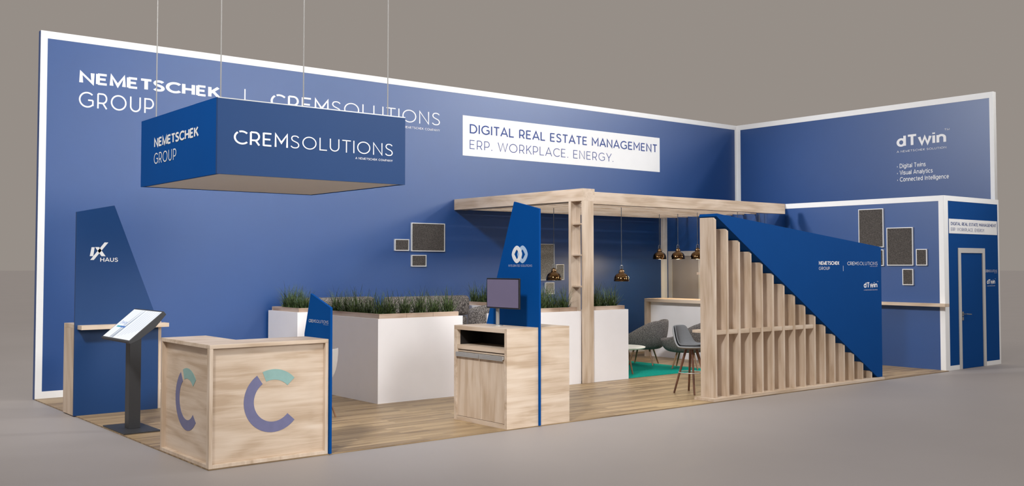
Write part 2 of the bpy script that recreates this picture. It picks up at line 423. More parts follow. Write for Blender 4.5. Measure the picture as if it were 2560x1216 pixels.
# ---- back wall
wb = B('wall_back', BLUE_FABRIC, None, -0.0, 15.0, D, D + .10, -0.011, H); tag(wb, kind='structure')
def fr(parent, x0, x1, y0, y1, z0, z1, mat=WHITE, name='frame'):
    return B(name, mat, parent, x0, x1, y0, y1, z0, z1)
e = .004
fr(wb, 0.0, .088, D - e, D, 0, H); fr(wb, .088, W, D - e, D, 4.9, H); fr(wb, .088, 12.336, D - e, D, 0, .094)
fr(wb, 14.834, W, D - e, D, 3.0, 4.9); fr(wb, 12.336, 12.42, D - e, D, 0, 3.0)
F = lambda x, z: (x, D - e * .2, z)
company_a(wb, F(.505, 4.316), U_FRONT, N_FRONT, 2.04, .205, .225, .095, 1.04, LETTER)
B('divider_line', LETTER, wb, 2.934, 2.952, D - .003, D, 3.98, 4.52)
company_b(wb, F(3.37, 4.262), U_FRONT, N_FRONT, 3.235, .258, LETTER)
bn = B('banner', WHITE, wb, 7.107, 12.31, D - .004, D, 3.78, 4.51); bn['label'] = 'white banner with two lines of blue capitals'
G = lambda x, z: (x, D - .004, z)
letter(bn, stroke_polys('DIGITAL REAL ESTATE MANAGEMENT', [(40, .145)], .17), G(7.262, 4.178), U_FRONT, N_FRONT, 4.96, .203, LETTER_BLUE)
letter(bn, stroke_polys('ERP. WORKPLACE. ENERGY.', [(40, .078)], .18), G(7.262, 3.9), U_FRONT, N_FRONT, 3.655, .185, LETTER_BLUE)

# ---- right wall
wr = B('wall_right', BLUE_FABRIC, None, W, 15.0, 0.058, D, -0.011, H); tag(wr, kind='structure')
fr(wr, W - e, W, .05, D, 4.89, H); fr(wr, W - e, W, 5.82, D, 3.0, 4.89); fr(wr, W - e, W, .05, .125, 3.0, 4.89)
fr(wr, W, 15.0, .05, .058, 3.0, H, DOORFRAME)
R = lambda y, z: (W - .001, y, z)
twin_mark(wr, R(1.976, 4.118), U_LEFT, N_LEFT, 1.02, .25, LETTER)
for k, (t, y1) in enumerate((('* Digital Twins', 1.374), ('* Visual Analytics', 1.235), ('* Connected Intelligence', .912))):
    vs_fs = stroke_polys(t, [(40, .155)], .17)
    letter(wr, vs_fs, R(1.972, 3.722 - k * .134), U_LEFT, N_LEFT, 1.972 - y1, .083, LETTER, z0=0, z1=1)

# ---- corner cabin (store room)
cl = MB().box(13.02, 13.10, .05, 3.27, -.011, 3.0).box(12.42, 13.02, 3.27, 3.35, -.011, 3.0).box(12.42, 12.50, 3.35, D, -.011, 3.0).build('wall_cabin_left', BLUE_FABRIC); tag(cl, kind='structure')
fr(cl, 13.02 - e, 13.02, .05, 3.27, 2.905, 3.0); fr(cl, 13.02 - e, 13.02, .05, .14, 0, 2.905)
fr(cl, 12.42 - e, 12.42, 3.27, D, 2.905, 3.0); fr(cl, 12.42 - e, 12.42, 5.83, D - .004, 0, 2.905)
cf = MB().box(13.10, 13.50, .05, .13, -.011, 3.0).box(13.50, 14.455, .05, .13, 2.10, 3.0).box(14.455, 15.02, .05, .13, -.011, 3.0).build('wall_cabin_front', BLUE); tag(cf, kind='structure')
y0 = .05
fr(cf, 13.02, 15.02, y0 - e, y0, 2.912, 3.0); fr(cf, 13.02, 13.16, y0 - e, y0, -.011, 2.912); fr(cf, 14.972, 15.02, y0 - e, y0, -.011, 2.912)
fr(cf, 13.16, 13.487, y0 - e, y0, -.011, .068); fr(cf, 14.46, 14.972, y0 - e, y0, -.011, .068)
fr(cf, 13.02, 13.10, y0, .13, -.011, 3.0); fr(cf, 15.02, 15.03, y0, .6, -.011, 3.0)
cb = B('banner', WHITE, cf, 13.19, 14.945, y0 - .005, y0, 2.349, 2.602); cb['label'] = 'white banner with two lines of blue capitals'
Q = lambda x, z: (x, y0 - .005, z)
letter(cb, stroke_polys('DIGITAL REAL ESTATE MANAGEMENT', [(40, .145)], .17), Q(13.25, 2.487), U_FRONT, N_FRONT, 1.65, .066, LETTER_BLUE)
letter(cb, stroke_polys('ERP. WORKPLACE. ENERGY.', [(40, .085)], .17), Q(13.25, 2.39), U_FRONT, N_FRONT, 1.22, .064, LETTER_BLUE)
company_b(cf, (14.475, y0, 1.668), U_FRONT, N_FRONT, .45, .05, LETTER, True, .11, .075)
twin_mark(cf, (14.53, y0, 1.448), U_FRONT, N_FRONT, .31, .092, LETTER)
# store door
d1 = thing('door_1', None, None, (13.97, .05, 0), kind='structure')
B('door_frame', DOORFRAME, d1, 13.487, 13.582, .04, .12, -.011, 2.10); B('door_frame', DOORFRAME, d1, 14.368, 14.46, .04, .12, -.011, 2.10)
B('door_frame', DOORFRAME, d1, 13.582, 14.368, .04, .12, 2.013, 2.10)
leaf = B('door_leaf', BLUE, d1, 13.585, 14.365, .055, .095, -.008, 2.01)
hb = MB().box(13.605, 13.66, .047, .055, .905, .985).tube([(13.632, .05, .945), (13.632, .0, .945), (13.66, -.004, .945), (13.83, -.004, .935)], .009)
h_ = hb.build('door_handle', STEEL, leaf)
B('keyhole_plate', STEEL, leaf, 13.605, 13.66, .047, .055, .835, .89)
# grey inner door
d2 = thing('door_2', None, None, (12.42, 5.31, 0), kind='structure')
for (a, b_, z0, z1) in ((4.85, 4.95, 0, 2.09), (5.67, 5.775, 0, 2.09), (4.95, 5.67, 1.99, 2.09)):
    B('door_frame', DOORFRAME, d2, 12.385, 12.42, a, b_, z0, z1)
lf2 = B('door_leaf', DOORGREY, d2, 12.40, 12.419, 4.955, 5.665, .005, 1.985)
MB().box(12.392, 12.40, 5.0, 5.05, .96, 1.06).tube([(12.395, 5.025, 1.02), (12.35, 5.025, 1.02), (12.35, 5.14, 1.02)], .009).build('door_handle', STEEL, lf2)

# ================================================================== HANGING SIGN
SK = .70                       # overall size of the box sign
KX, KY, KZ = -3.5078, -8.5724, 1.8067
def KS(x, y, z): return (KX + SK * (x - KX), KY + SK * (y - KY), KZ + SK * (z - KZ))
sx, sy, sz = KS(1.5535, 3.6317, 2.9661); sw, sd, sh = 2.8364 * SK, 2.848 * SK, .985 * SK
hs = thing('hanging_sign', 'square blue box sign hung on four thin cables above the reception counter', 'hanging sign', (sx + sw / 2, sy + sd / 2, sz))
t = .03
B('front_face', BLUE_SATIN, hs, sx, sx + sw, sy, sy + t, sz, sz + sh); B('side_face', BLUE, hs, sx, sx + t, sy + t, sy + sd - t, sz, sz + sh)
B('side_face', BLUE, hs, sx + sw - t, sx + sw, sy + t, sy + sd - t, sz, sz + sh); B('rear_face', BLUE, hs, sx, sx + sw, sy + sd - t, sy + sd, sz, sz + sh)
so = B('soffit', SOFFIT, hs, sx + t, sx + sw - t, sy + t, sy + sd - t, sz + .004, sz + .02); so['label'] = 'plain white underside'
B('top_edge', ALU, hs, sx, sx + sw, sy - .001, sy + .004, sz + sh - .008, sz + sh + .001)
q_ = SK / .88
company_b(hs, (sx + .193 * q_, sy, sz + .345 * q_), U_FRONT, N_FRONT, 2.113 * q_, .178 * q_, LETTER)
company_a(hs, (sx, sy + 2.013 * q_, sz + .461 * q_), U_LEFT, N_LEFT, 1.472 * q_, .148 * q_, .142 * q_, .060 * q_, .77 * q_, LETTER_GREY)
for (x, y) in ((sx + .05, sy + sd - .37 * q_), (sx + .06 * q_, sy + .05), (sx + 1.09 * q_, sy + .05), (sx + 2.27 * q_, sy + .05)):
    MB().tube([(x, y, sz + sh - .02), (x, y, 8.5)], .006, 8).build('suspension_cable', CABLE, hs)

# ================================================================== SLANTED BLADE PANELS
def blade_front(name, label, x0, y0, thick):
    """slanted panel in the X-Z plane, front at y0"""
    o = thing(name, label, 'display panel', (x0 + .5, y0, 0))
    pts = [(x0, 0), (x0 + 1.005, 0), (x0 + 1.0, 1.075), (x0 + .443, 2.535), (x0, 2.441)]
    MB().prism([(x, y0, z) for x, z in pts], (0, thick, 0)).build('panel', BLUE_SATIN, o)
    return o
lp = blade_front('display_panel', 'tall slanted blue panel at the left edge with a slanted letter mark', -.03, 4.02, .03)
def LP(px, py): return (.174 + (px - 237) * .00479, 4.02 - .0005, 2.02 - (py - 618) * .00487)
def zz(x, y): return LP(140 + x / 4.053, 500 + y / 4.053)
for pl in ([(372, 480), (402, 480), (389, 570), (355, 570)], [(500, 430), (537, 430), (395, 608), (360, 608)], [(406, 478), (446, 478), (512, 570), (470, 570)]):
    MB().prism([zz(*p) for p in pl], (0, -.0025, 0)).build('emblem', LETTER_GREY, lp)
letter(lp, stroke_polys('HAUS', [(9, .17)], .17), (.252, 4.02, 1.842), U_FRONT, N_FRONT, .21, .056, LETTER_GREY)

mp_ = thing('display_panel', 'tall slanted blue panel splitting the wooden cabinet, bearing two linked rings', 'display panel', (3.823, .5, 0))
pts = [(-.018, 0), (.044, 0), (.044, 1.052), (.965, 1.052), (.965, 1.075), (.432, 2.541), (-.018, 2.441)]
MB().prism([(3.823, y, z) for y, z in pts], (.024, 0, 0)).build('panel', BLUE, mp_)
def diamond(cy, cz, hw, hh, p, n=40):
    out = []
    for i in range(n):
        a = 2 * PI * i / n; c, s = math.cos(a), math.sin(a)
        r = 1.0 / ((abs(c) ** p + abs(s) ** p) ** (1 / p))
        out.append((3.8228, cy - hw * c * r, cz + hh * s * r))
    return out
MB().ring(diamond(.275, 1.925, .092, .102, 1.6), diamond(.275, 1.925, .047, .058, 1.1), (-.003, 0, 0)).build('emblem', RING_BLUE, mp_)
MB().ring(diamond(.375, 1.925, .092, .102, 1.6), diamond(.375, 1.925, .047, .058, 1.1), (-.005, 0, 0)).build('emblem', LETTER_GREY, mp_)
letter(mp_, stroke_polys('INTEGRATED SOLUTIONS', [(40, .075)], .16), (3.823, .53, 1.782), U_LEFT, N_LEFT, .425, .027, LETTER_GREY)

cp = thing('display_panel', 'small blue blade panel at the right end of the reception counter', 'display panel', (1.185, .3, 0))
pts = [(-.022, 0), (.50, 0), (.505, 1.12), (.38, 1.521), (-.022, 1.393)]
MB().prism([(1.182, y, z) for y, z in pts], (.024, 0, 0)).build('panel', BLUE, cp)
company_b(cp, (1.182, .41, 1.236), U_LEFT, N_LEFT, .40, .034, LETTER_GREY, True, .11, .075)

# ================================================================== RECEPTION COUNTER
rc = thing('reception_counter', 'L-shaped light oak reception counter with a big two-tone C ring on both sides', 'counter', (.59, .6, 0))
CX, CY, CH = 1.178, 1.205, 1.093
f = .032
MB().prism([(0, 0, CH - .035), (CX, 0, CH - .035), (CX, .475, CH - .035), (.45, .475, CH - .035), (.45, CY, CH - .035), (0, CY, CH - .035)], (0, 0, .035)).build('counter_top', OAK_X, rc, bevel=.002)
MB().box(0, f, 0, .06, 0, CH - .035).box(CX - f, CX, 0, .06, 0, CH - .035).box(f, CX - f, 0, .06, 0, f).build('front_frame', OAK_Z, rc, bevel=.002)
MB().box(0, .06, CY - f, CY, 0, CH - .035).box(0, .06, .06, CY - f, 0, f).build('side_frame', OAK_Z, rc, bevel=.002)
fp = B('front_panel', OAK_X, rc, f, CX - f, .042, .06, f, CH - .035)
sp = B('side_panel', OAK_Y, rc, .042, .06, .06, CY - f, f, CH - .035)
MB().box(CX - f, CX, .06, .475, 0, CH - .035).box(.06, .45, CY - f, CY, 0, CH - .035).box(.43, .45, .475, CY - f, 0, CH - .035).box(.45, CX - f, .457, .475, 0, CH - .035).build('inner_panel', OAK_Z, rc)
def arcband(c, r0, r1, a0, a1, fn, off, n=30):
    pts = [fn(c[0] + r1 * math.cos(math.radians(a0 + (a1 - a0) * i / n)), c[1] + r1 * math.sin(math.radians(a0 + (a1 - a0) * i / n))) for i in range(n + 1)]
    qts = [fn(c[0] + r0 * math.cos(math.radians(a0 + (a1 - a0) * i / n)), c[1] + r0 * math.sin(math.radians(a0 + (a1 - a0) * i / n))) for i in range(n + 1)]
    m = MB(); off = Vector(off)
    A = [m.bm.verts.new(p) for p in pts]; Bq = [m.bm.verts.new(p) for p in qts]
    A2 = [m.bm.verts.new(Vector(p) + off) for p in pts]; B2 = [m.bm.verts.new(Vector(p) + off) for p in qts]
    for i in range(n):
        m.bm.faces.new((A2[i], A2[i + 1], B2[i + 1], B2[i])); m.bm.faces.new((A[i], A[i + 1], A2[i + 1], A2[i])); m.bm.faces.new((B2[i], B2[i + 1], Bq[i + 1], Bq[i]))
    m.bm.faces.new((A[0], A2[0], B2[0], Bq[0])); m.bm.faces.new((A[n], A2[n], B2[n], Bq[n]))
    return m
for (cx0, fn, off, par) in ((.63, lambda x, z: (x, .0418, z), (0, -.002, 0), fp), (-.626, lambda x, z: (.0418, -x, z), (-.002, 0, 0), sp)):
    arcband((cx0, .548), .193, .29, 124, 318, fn, off).build('emblem_arc', PURPLE, par)
    arcband((cx0, .548), .193, .29, 43, 112, fn, off, 16).build('emblem_arc', TEAL, par)

# ================================================================== DEMO CABINET
dc = thing('demo_cabinet', 'oak cabinet at the front edge with open niche, pull-out tray and two doors', 'cabinet', (3.83, .5, 0))
X0, X1, Y0, Y1, CZ = 3.371, 4.295, 0.0, .99, 1.099
MB().box(X0, 3.8225, Y0 + .045, Y1, CZ - .05, CZ).box(3.8475, X1, Y0 + .045, Y1, CZ - .05, CZ).box(3.8225, 3.8475, .966, Y1, CZ - .05, CZ).build('cabinet_top', OAK_Y, dc, bevel=.002)
MB().box(X0, 3.8225, Y0, Y0 + .045, .0, CZ).box(3.8475, X1, Y0, Y0 + .045, 0, CZ).build('side_panel', OAK_X, dc)
MB().box(X0, X1, Y1 - .055, Y1, 0, CZ - .05).build('side_panel', OAK_X, dc)
MB().box(X1 - .03, X1, .045, Y1 - .055, .05, CZ - .05).build('rear_panel', OAK_Z, dc)
B('plinth', OAK_Y, dc, X0, X1, .045, Y1 - .055, 0, .05)
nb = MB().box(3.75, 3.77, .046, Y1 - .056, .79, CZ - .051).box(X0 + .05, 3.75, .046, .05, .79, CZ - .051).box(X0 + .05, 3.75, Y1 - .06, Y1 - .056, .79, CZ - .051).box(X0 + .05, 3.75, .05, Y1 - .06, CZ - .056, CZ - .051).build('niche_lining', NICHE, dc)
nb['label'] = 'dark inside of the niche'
B('pull_out_tray', OAK_Y, dc, X0 + .005, 3.74, .05, Y1 - .06, .825, .875, bevel=.002)
B('divider_board', OAK_Y, dc, X0 + .02, 3.74, .046, Y1 - .056, .795, .815)
for (a, b_) in ((.048, .488), (.492, .933)):
    dr = B('door', OAK_Z, dc, X0 + .006, X0 + .028, a, b_, .054, .752, bevel=.001)
    MB().box(X0 - .022, X0 + .006, a + .004, b_ - .002, .757, .793).box(X0 - .022, X0 - .019, a + .004, b_ - .002, .740, .757).build('handle', ALU, dr, bevel=.002)
mo = thing('monitor', 'small flat monitor with a mauve-grey screen on a pole above the oak cabinet', 'monitor', (3.66, .5, 1.099))
MB().tube([(3.66, .53, 1.099), (3.66, .53, 1.36)], .022, 16).build('pole', POLE, mo, smooth=False)
MB().lathe([(.06, 1.099), (.06, 1.107), (.03, 1.109)], (3.66, .53, 0), 24, True).build('base', ALU, mo)
hsg = MB().box(3.60, 3.622, .066, .663, 1.304, 1.652).build('housing', BLACK, mo, bevel=.004)
B('screen', MON, mo, 3.597, 3.601, .081, .648, 1.319, 1.637)
MB().box(3.622, 3.645, .45, .61, 1.36, 1.50).build('mount', BLACK, mo)

# left station: cabinet behind the slanted panel and shelf in front of it
lc = thing('side_cabinet', 'oak cabinet standing behind the slanted panel at the left edge', 'cabinet', (.48, 4.28, 0))
MB().box(-.025, 1.02, 4.052, 4.49, 1.04, 1.09).build('cabinet_top', OAK_X, lc, bevel=.002)
B('side_panel', OAK_Z, lc, -.025, .02, 4.052, 4.49, 0, 1.04); B('side_panel', OAK_Z, lc, .975, 1.02, 4.052, 4.49, 0, 1.04)
B('body', OAK_X, lc, .02, .975, 4.06, 4.48, .0, 1.04)
ls = thing('shelf', 'thin oak shelf fixed across the slanted panel behind the kiosk', 'shelf', (.5, 3.93, 1.05))
B('board', OAK_X, ls, -.0, 1.045, 3.85, 4.019, 1.03, 1.08, bevel=.002)

# ================================================================== KIOSK
ki = thing('kiosk', 'charcoal tilted touchscreen kiosk on a square column beside the counter', 'kiosk', (.195, 2.6, 0))
B('base_plate', KIOSK, ki, 0.005, .40, 2.29, 3.01, 0.0, .014, bevel=.002)
mb = MB(); mb.prism([(.147, 2.575, .014), (.272, 2.575, .014), (.272, 2.575, 1.16), (.147, 2.575, 1.05)], (0, .135, 0)); mb.build('column', KIOSK, ki, bevel=.003)
a_ = Vector((-.03, 0, .998)); b_ = Vector((.338, 0, 1.308)); du = (b_ - a_).normalized(); nn = Vector((-du.z, 0, du.x))
ya, yb = 2.085, 3.0
def SC(s, y, d): # s along slope 0..1, d above surface
    p = a_ + (b_ - a_) * s + nn * d; return (p.x, y, p.z)
MB().prism([SC(0, ya, 0), SC(1, ya, 0), SC(1, ya, -.045), SC(.62, ya, -.075), SC(.2, ya, -.06), SC(0, ya, -.03)], (0, yb - ya, 0)).build('housing', KIOSK, ki, bevel=.002)
def quad(u0, v0, u1, v1, u2, v2, u3, v3, d): return [SC(u, ya + (yb - ya) * (1 - v), d) for (u, v) in ((u0, v0), (u1, v1), (u2, v2), (u3, v3))]
# display: u up the slope, v across (0 at far/left side)
sc_ = MB().prism(quad(.045, .02, .045, .975, .965, .98, .965, .02, .0015), tuple(nn * -.001)).build('display', SCREEN_W, ki)
sc_['label'] = 'lit screen with a pale facade picture'
for k in range(7):
    v = .47 + k * .075
    MB().prism(quad(.10 + .04 * k, v, .10 + .04 * k, v + .022, .95, v + .10 if v + .10 < .97 else .97, .95, min(v + .075, .95), .002), tuple(nn * -.0005)).build('facade_stripe', SCREEN_P, sc_)
for (v0, v1, w_, m_) in ((.30, .44, .035, SCREEN_G), (.25, .36, .015, SCREEN_G)):
    MB().prism(quad(.05, v0, .05, v0 + w_ * 2.4, .95, v1 + w_ * .4, .95, v1, .0021), tuple(nn * -.0005)).build('facade_line', m_, sc_)
MB().prism(quad(.37, .22, .37, .40, .42, .40, .42, .22, .0026), tuple(nn * -.0004)).build('banner_strip', SCREEN_B, sc_)
MB().prism(quad(.37, .10, .37, .22, .42, .22, .42, .10, .0026), tuple(nn * -.0004)).build('banner_strip', SCREEN_T, sc_)
vs, fs = stroke_polys('Energy', [(9, .12)], .16)
letter(sc_, (vs, fs), SC(.46, ya + (yb - ya) * .90, .002), (0, -1, 0), tuple(nn), .20, .055, SCREEN_B, v=tuple(du), depth=.0008)

# ================================================================== PLANTERS
def rim_run(parent, axis, a0, a1, c0, c1, z0, z1, n):
    """run of n rim planks along an axis"""
    for i in range(n):
        s, e2 = a0 + (a1 - a0) * i / n + (.0015 if i else 0), a0 + (a1 - a0) * (i + 1) / n - .0015
        if axis == 'x': B('rim_plank', RIMWOOD_X, parent, s, e2, c0, c1, z0, z1, bevel=.002)
        else: B('rim_plank', RIMWOOD_Y, parent, c0, c1, s, e2, z0, z1, bevel=.002)
PH = 1.10
TUFTS = []
def planter_I(label, x0, x1, y0, y1, nx, ny, ntx, nty, key):
    o = thing('planter', label, 'planter', ((x0 + x1) / 2, (y0 + y1) / 2, 0), group='white planters around the lounge')
    B('box', WHITE_PLANTER, o, x0, x1, y0, y1, 0, PH)
    i, t = .04, .03; z0, z1 = PH, PH + .06
    rim_run(o, 'x', x0 + i, x1 - i, y0 + i, y0 + i + t, z0, z1, nx); rim_run(o, 'x', x0 + i, x1 - i, y1 - i - t, y1 - i, z0, z1, nx)
    rim_run(o, 'y', y0 + i + t, y1 - i - t, x0 + i, x0 + i + t, z0, z1, ny); rim_run(o, 'y', y0 + i + t, y1 - i - t, x1 - i - t, x1 - i, z0, z1, ny)
    B('soil', SOIL, o, x0 + i + t, x1 - i - t, y0 + i + t, y1 - i - t, z0, z0 + .035)
    for a in range(ntx):
        for b in range(nty):
            TUFTS.append((key, x0 + .11 + (x1 - x0 - .22) * ((a + .5) / ntx), y0 + .11 + (y1 - y0 - .22) * ((b + .5) / nty)))
    return o
# L-shaped front planter
pa = thing('planter', 'L-shaped white planter with grass behind the reception counter, its corner facing forward', 'planter', (3.9, 3.0, 0), group='white planters around the lounge')
ax0, ax1, ay0, ay1, pw = 3.33, 4.69, 2.622, 4.15, .36
MB().prism([(ax0, ay0, 0), (ax1, ay0, 0), (ax1, ay0 + pw, 0), (ax0 + pw, ay0 + pw, 0), (ax0 + pw, ay1, 0), (ax0, ay1, 0)], (0, 0, PH)).build('box', WHITE_PLANTER, pa)
i, t = .04, .03
rim_run(pa, 'x', ax0 + i, ax1 - i, ay0 + i, ay0 + i + t, PH, PH + .06, 3)
rim_run(pa, 'y', ay0 + i + t, ay1 - i, ax0 + i, ax0 + i + t, PH, PH + .06, 3)
rim_run(pa, 'x', ax0 + pw - i, ax1 - i, ay0 + pw - i - t, ay0 + pw - i, PH, PH + .06, 3)
rim_run(pa, 'y', ay0 + pw - i, ay1 - i, ax0 + pw - i - t, ax0 + pw - i, PH, PH + .06, 3)
rim_run(pa, 'y', ay0 + i + t, ay0 + pw - i - t, ax1 - i - t, ax1 - i, PH, PH + .06, 1)
rim_run(pa, 'x', ax0 + i + t, ax0 + pw - i - t, ay1 - i - t, ay1 - i, PH, PH + .06, 1)
MB().box(ax0 + .07, ax1 - .07, ay0 + .07, ay0 + pw - .07, PH, PH + .035).box(ax0 + .07, ax0 + pw - .07, ay0 + pw - .07, ay1 - .07, PH, PH + .035).build('soil', SOIL, pa)
for k in range(5): TUFTS.append(('front arm of the L-shaped planter', ax0 + .30 + k * .235, ay0 + pw / 2))
for k in range(5): TUFTS.append(('side arm of the L-shaped planter', ax0 + pw / 2, ay0 + .25 + k * .29))
planter_I('short white planter with grass against the back wall, left of the seating', 3.33, 3.79, 4.885, 5.86, 1, 2, 1, 4, 'planter against the back wall')
planter_I('long white planter with grass between the oak cabinet and the canopy post', 5.36, 6.905, 2.60, 2.95, 4, 1, 6, 1, 'planter left of the canopy post')
planter_I('short white planter with grass just right of the canopy post', 7.168, 7.928, 2.60, 2.95, 1, 1, 3, 1, 'planter right of the canopy post')
planter_I('white planter with grass under the side beam, behind the seating', 6.93, 7.27, 3.45, 5.80, 1, 5, 1, 8, 'planter under the side beam')

def tuft_mesh(seed, nb=130):
    rnd = random.Random(seed); m = MB()
    for k in range(nb):
        az = rnd.uniform(0, 2 * PI); L = rnd.uniform(.12, .27) if k % 5 else rnd.uniform(.27, .42)
        lean = rnd.uniform(.05, .95) if k % 5 else rnd.uniform(.02, .42); w = rnd.uniform(.003, .0062); bend = rnd.uniform(.1, 1.0)
        r0 = rnd.uniform(0, .085); a0 = rnd.uniform(0, 2 * PI)
        p = Vector((r0 * math.cos(a0), r0 * math.sin(a0), 0)); d = Vector((math.cos(az), math.sin(az), 0)); s = Vector((-d.y, d.x, 0))
        prev = None; ang = lean; n = 5
        for q in range(n + 1):
            ww = w * (1 - (q / n) ** 1.6) + .0006
            l, r_, c = m.bm.verts.new(p - s * ww), m.bm.verts.new(p + s * ww), m.bm.verts.new(p - (Vector((0, 0, 1)) * math.sin(ang) - d * math.cos(ang)) * -.0 + d * ww * .5)
            if prev:
                m.bm.faces.new((prev[0], prev[2], c, l)); m.bm.faces.new((prev[2], prev[1], r_, c))
            prev = (l, r_, c)
            p = p + (d * math.sin(ang) + Vector((0, 0, 1)) * math.cos(ang)) * (L / n); ang += bend / n
    bmesh.ops.recalc_face_normals(m.bm, faces=m.bm.faces)
    me = bpy.data.meshes.new('grass_tuft'); m.bm.to_mesh(me); m.bm.free(); me.materials.append(GRASS)
    return me
TM = [tuft_mesh(s) for s in (3, 11, 23, 41)]
ORD = ['first', 'second', 'third', 'fourth', 'fifth', 'sixth', 'seventh', 'eighth', 'ninth']
cnt = {}
for n_, (key, x, y) in enumerate(TUFTS):
    k = cnt.get(key, 0); cnt[key] = k + 1
    o = bpy.data.objects.new('grass_tuft', TM[n_ % 4]); COL.objects.link(o)
    o.location = (x, y, PH + .033); o.rotation_euler = (0, 0, n_ * 1.7); s = .92 + .22 * random.random(); o.scale = (s, s, s)
    along = 'from the front' if key in ('side arm of the L-shaped planter', 'planter against the back wall', 'planter under the side beam') else 'from the left'
    if key == 'planter left of the canopy post': k, along = 5 - k, 'from the right'
    tag(o, f'spiky green grass tuft, {ORD[k]} {along} in the {key}', 'plant', 'grass tufts in the planters')

# ================================================================== SOFAS
def rbox(name, mat, parent, x0, x1, y0, y1, z0, z1, r):
    o = B(name, mat, parent, x0, x1, y0, y1, z0, z1); bv = o.modifiers.new('Bevel', 'BEVEL'); bv.width = r; bv.segments = 5
    for p in o.data.polygons: p.use_smooth = True
    return o
s1 = thing('sofa', 'grey speckled sofa by the back wall, left of the pair, half hidden by grass', 'sofa', (4.5, 5.5, 0), group='grey lounge sofas')
rbox('backrest', KNIT, s1, 3.84, 5.04, 5.50, 5.74, .60, 1.285, .06); rbox('seat', KNIT, s1, 3.84, 5.04, 4.95, 5.50, .28, .50, .05); rbox('base', KNIT, s1, 3.86, 5.02, 5.0, 5.72, 0, .28, .02)
s2 = thing('sofa', 'grey speckled sofa by the back wall with a thick rolled back, right of the pair', 'sofa', (5.9, 5.3, 0), group='grey lounge sofas')
rbox('backrest', KNIT, s2, 5.12, 6.75, 5.2, 5.46, .945, 1.28, .07); rbox('back_base', KNIT, s2, 5.13, 6.70, 5.21, 5.46, .30, .935, .05); rbox('seat', KNIT, s2, 5.12, 6.72, 4.95, 5.21, .28, .46, .05); rbox('base', KNIT, s2, 5.15, 6.70, 4.98, 5.44, 0, .28, .02)

# ================================================================== SHELL CHAIRS
def shell(name, mat, parent, rx, ry, hfun, seat, thick, flare=1.15, nth=40, nv=12, sub=True):
    """bucket shell; back is at +y, front at -y. hfun(theta) gives rim height"""
    m = MB(); rings = []
    c = m.bm.verts.new((0, 0, seat))
    for v in range(1, nv + 1):
        q = v / nv; ring = []
        for k in range(nth):
            t = 2 * PI * k / nth
            if q < .55: rr = q / .55 * .80; z = 0.02 * (q / .55) ** 2
            else:
                w = (q - .55) / .45; rr = .80 + (flare - .80) * math.sin(w * PI / 2) ** .9; z = .02 + (hfun(t) - .02) * (w ** 1.5)
            ring.append(m.bm.verts.new((rx * rr * math.sin(t), ry * rr * math.cos(t), seat + z)))
        rings.append(ring)
    for k in range(nth): m.bm.faces.new((c, rings[0][k], rings[0][(k + 1) % nth]))
    for v in range(nv - 1):
        for k in range(nth): m.bm.faces.new((rings[v][k], rings[v + 1][k], rings[v + 1][(k + 1) % nth], rings[v][(k + 1) % nth]))
    o = m.build(name, mat, parent, local=True, smooth=True)
    sd_ = o.modifiers.new('Solidify', 'SOLIDIFY'); sd_.thickness = thick; sd_.offset = 1
    if sub:
        sb = o.modifiers.new('Subsurf', 'SUBSURF'); sb.levels = 1; sb.render_levels = 1
    return o
def legs4(parent, mat, r0, r1, z0, rad0, rad1, a0=45):
    for k in range(4):
        a = math.radians(a0 + 90 * k)
        MB().tube([(r0 * math.cos(a), r0 * math.sin(a), z0), (r1 * math.cos(a), r1 * math.sin(a), 0)], [rad0, rad1], 12).build('leg', mat, parent, local=True, smooth=False)
def smooth01(x): x = max(0, min(1, x)); return x * x * (3 - 2 * x)
def rim_arm(t):
    a = abs((t + PI) % (2 * PI) - PI)      # 0 at the back, pi at the front
    return .21 + .30 * (1 - smooth01((a - .75) / 1.75)) 
ac = thing('armchair', 'grey speckled tub armchair on the teal rug, left one behind the coffee table', 'armchair', (9.75, 4.0, .0085), math.radians(-150), 'grey tub armchairs in the lounge')
shell('shell', BOUCLE, ac, .37, .37, rim_arm, .30, .03); legs4(ac, LEGWOOD, .19, .31, .31, .017, .012)
ac2 = copy_thing(ac, (9.84, 3.06, .0085), math.radians(-148))
ac2['label'] = 'grey speckled tub armchair on the teal rug, right one behind the bar stool'
sc2 = thing('armchair', 'ribbed grey lounge chair between the rolled sofa and the monitor', 'armchair', (6.12, 3.92, 0))
shell('shell', KNIT, sc2, .23, .23, lambda t: .72 + .05 * math.cos(t), .43, .05); legs4(sc2, LEGWOOD, .14, .22, .43, .016, .011)
sc2.rotation_euler = (0, 0, math.radians(-100))
# white chair behind the counter
wc = thing('shell_chair', 'white plastic shell chair on wooden legs behind the reception counter', 'chair', (2.17, 2.17, 0), math.radians(205))
shell('shell', SHELLWHITE, wc, .24, .24, lambda t: .03 + .36 * (1 - smooth01((abs((t + PI) % (2 * PI) - PI) - .9) / 1.5)), .43, .012); legs4(wc, LEGWOOD, .12, .27, .44, .015, .010, 20)

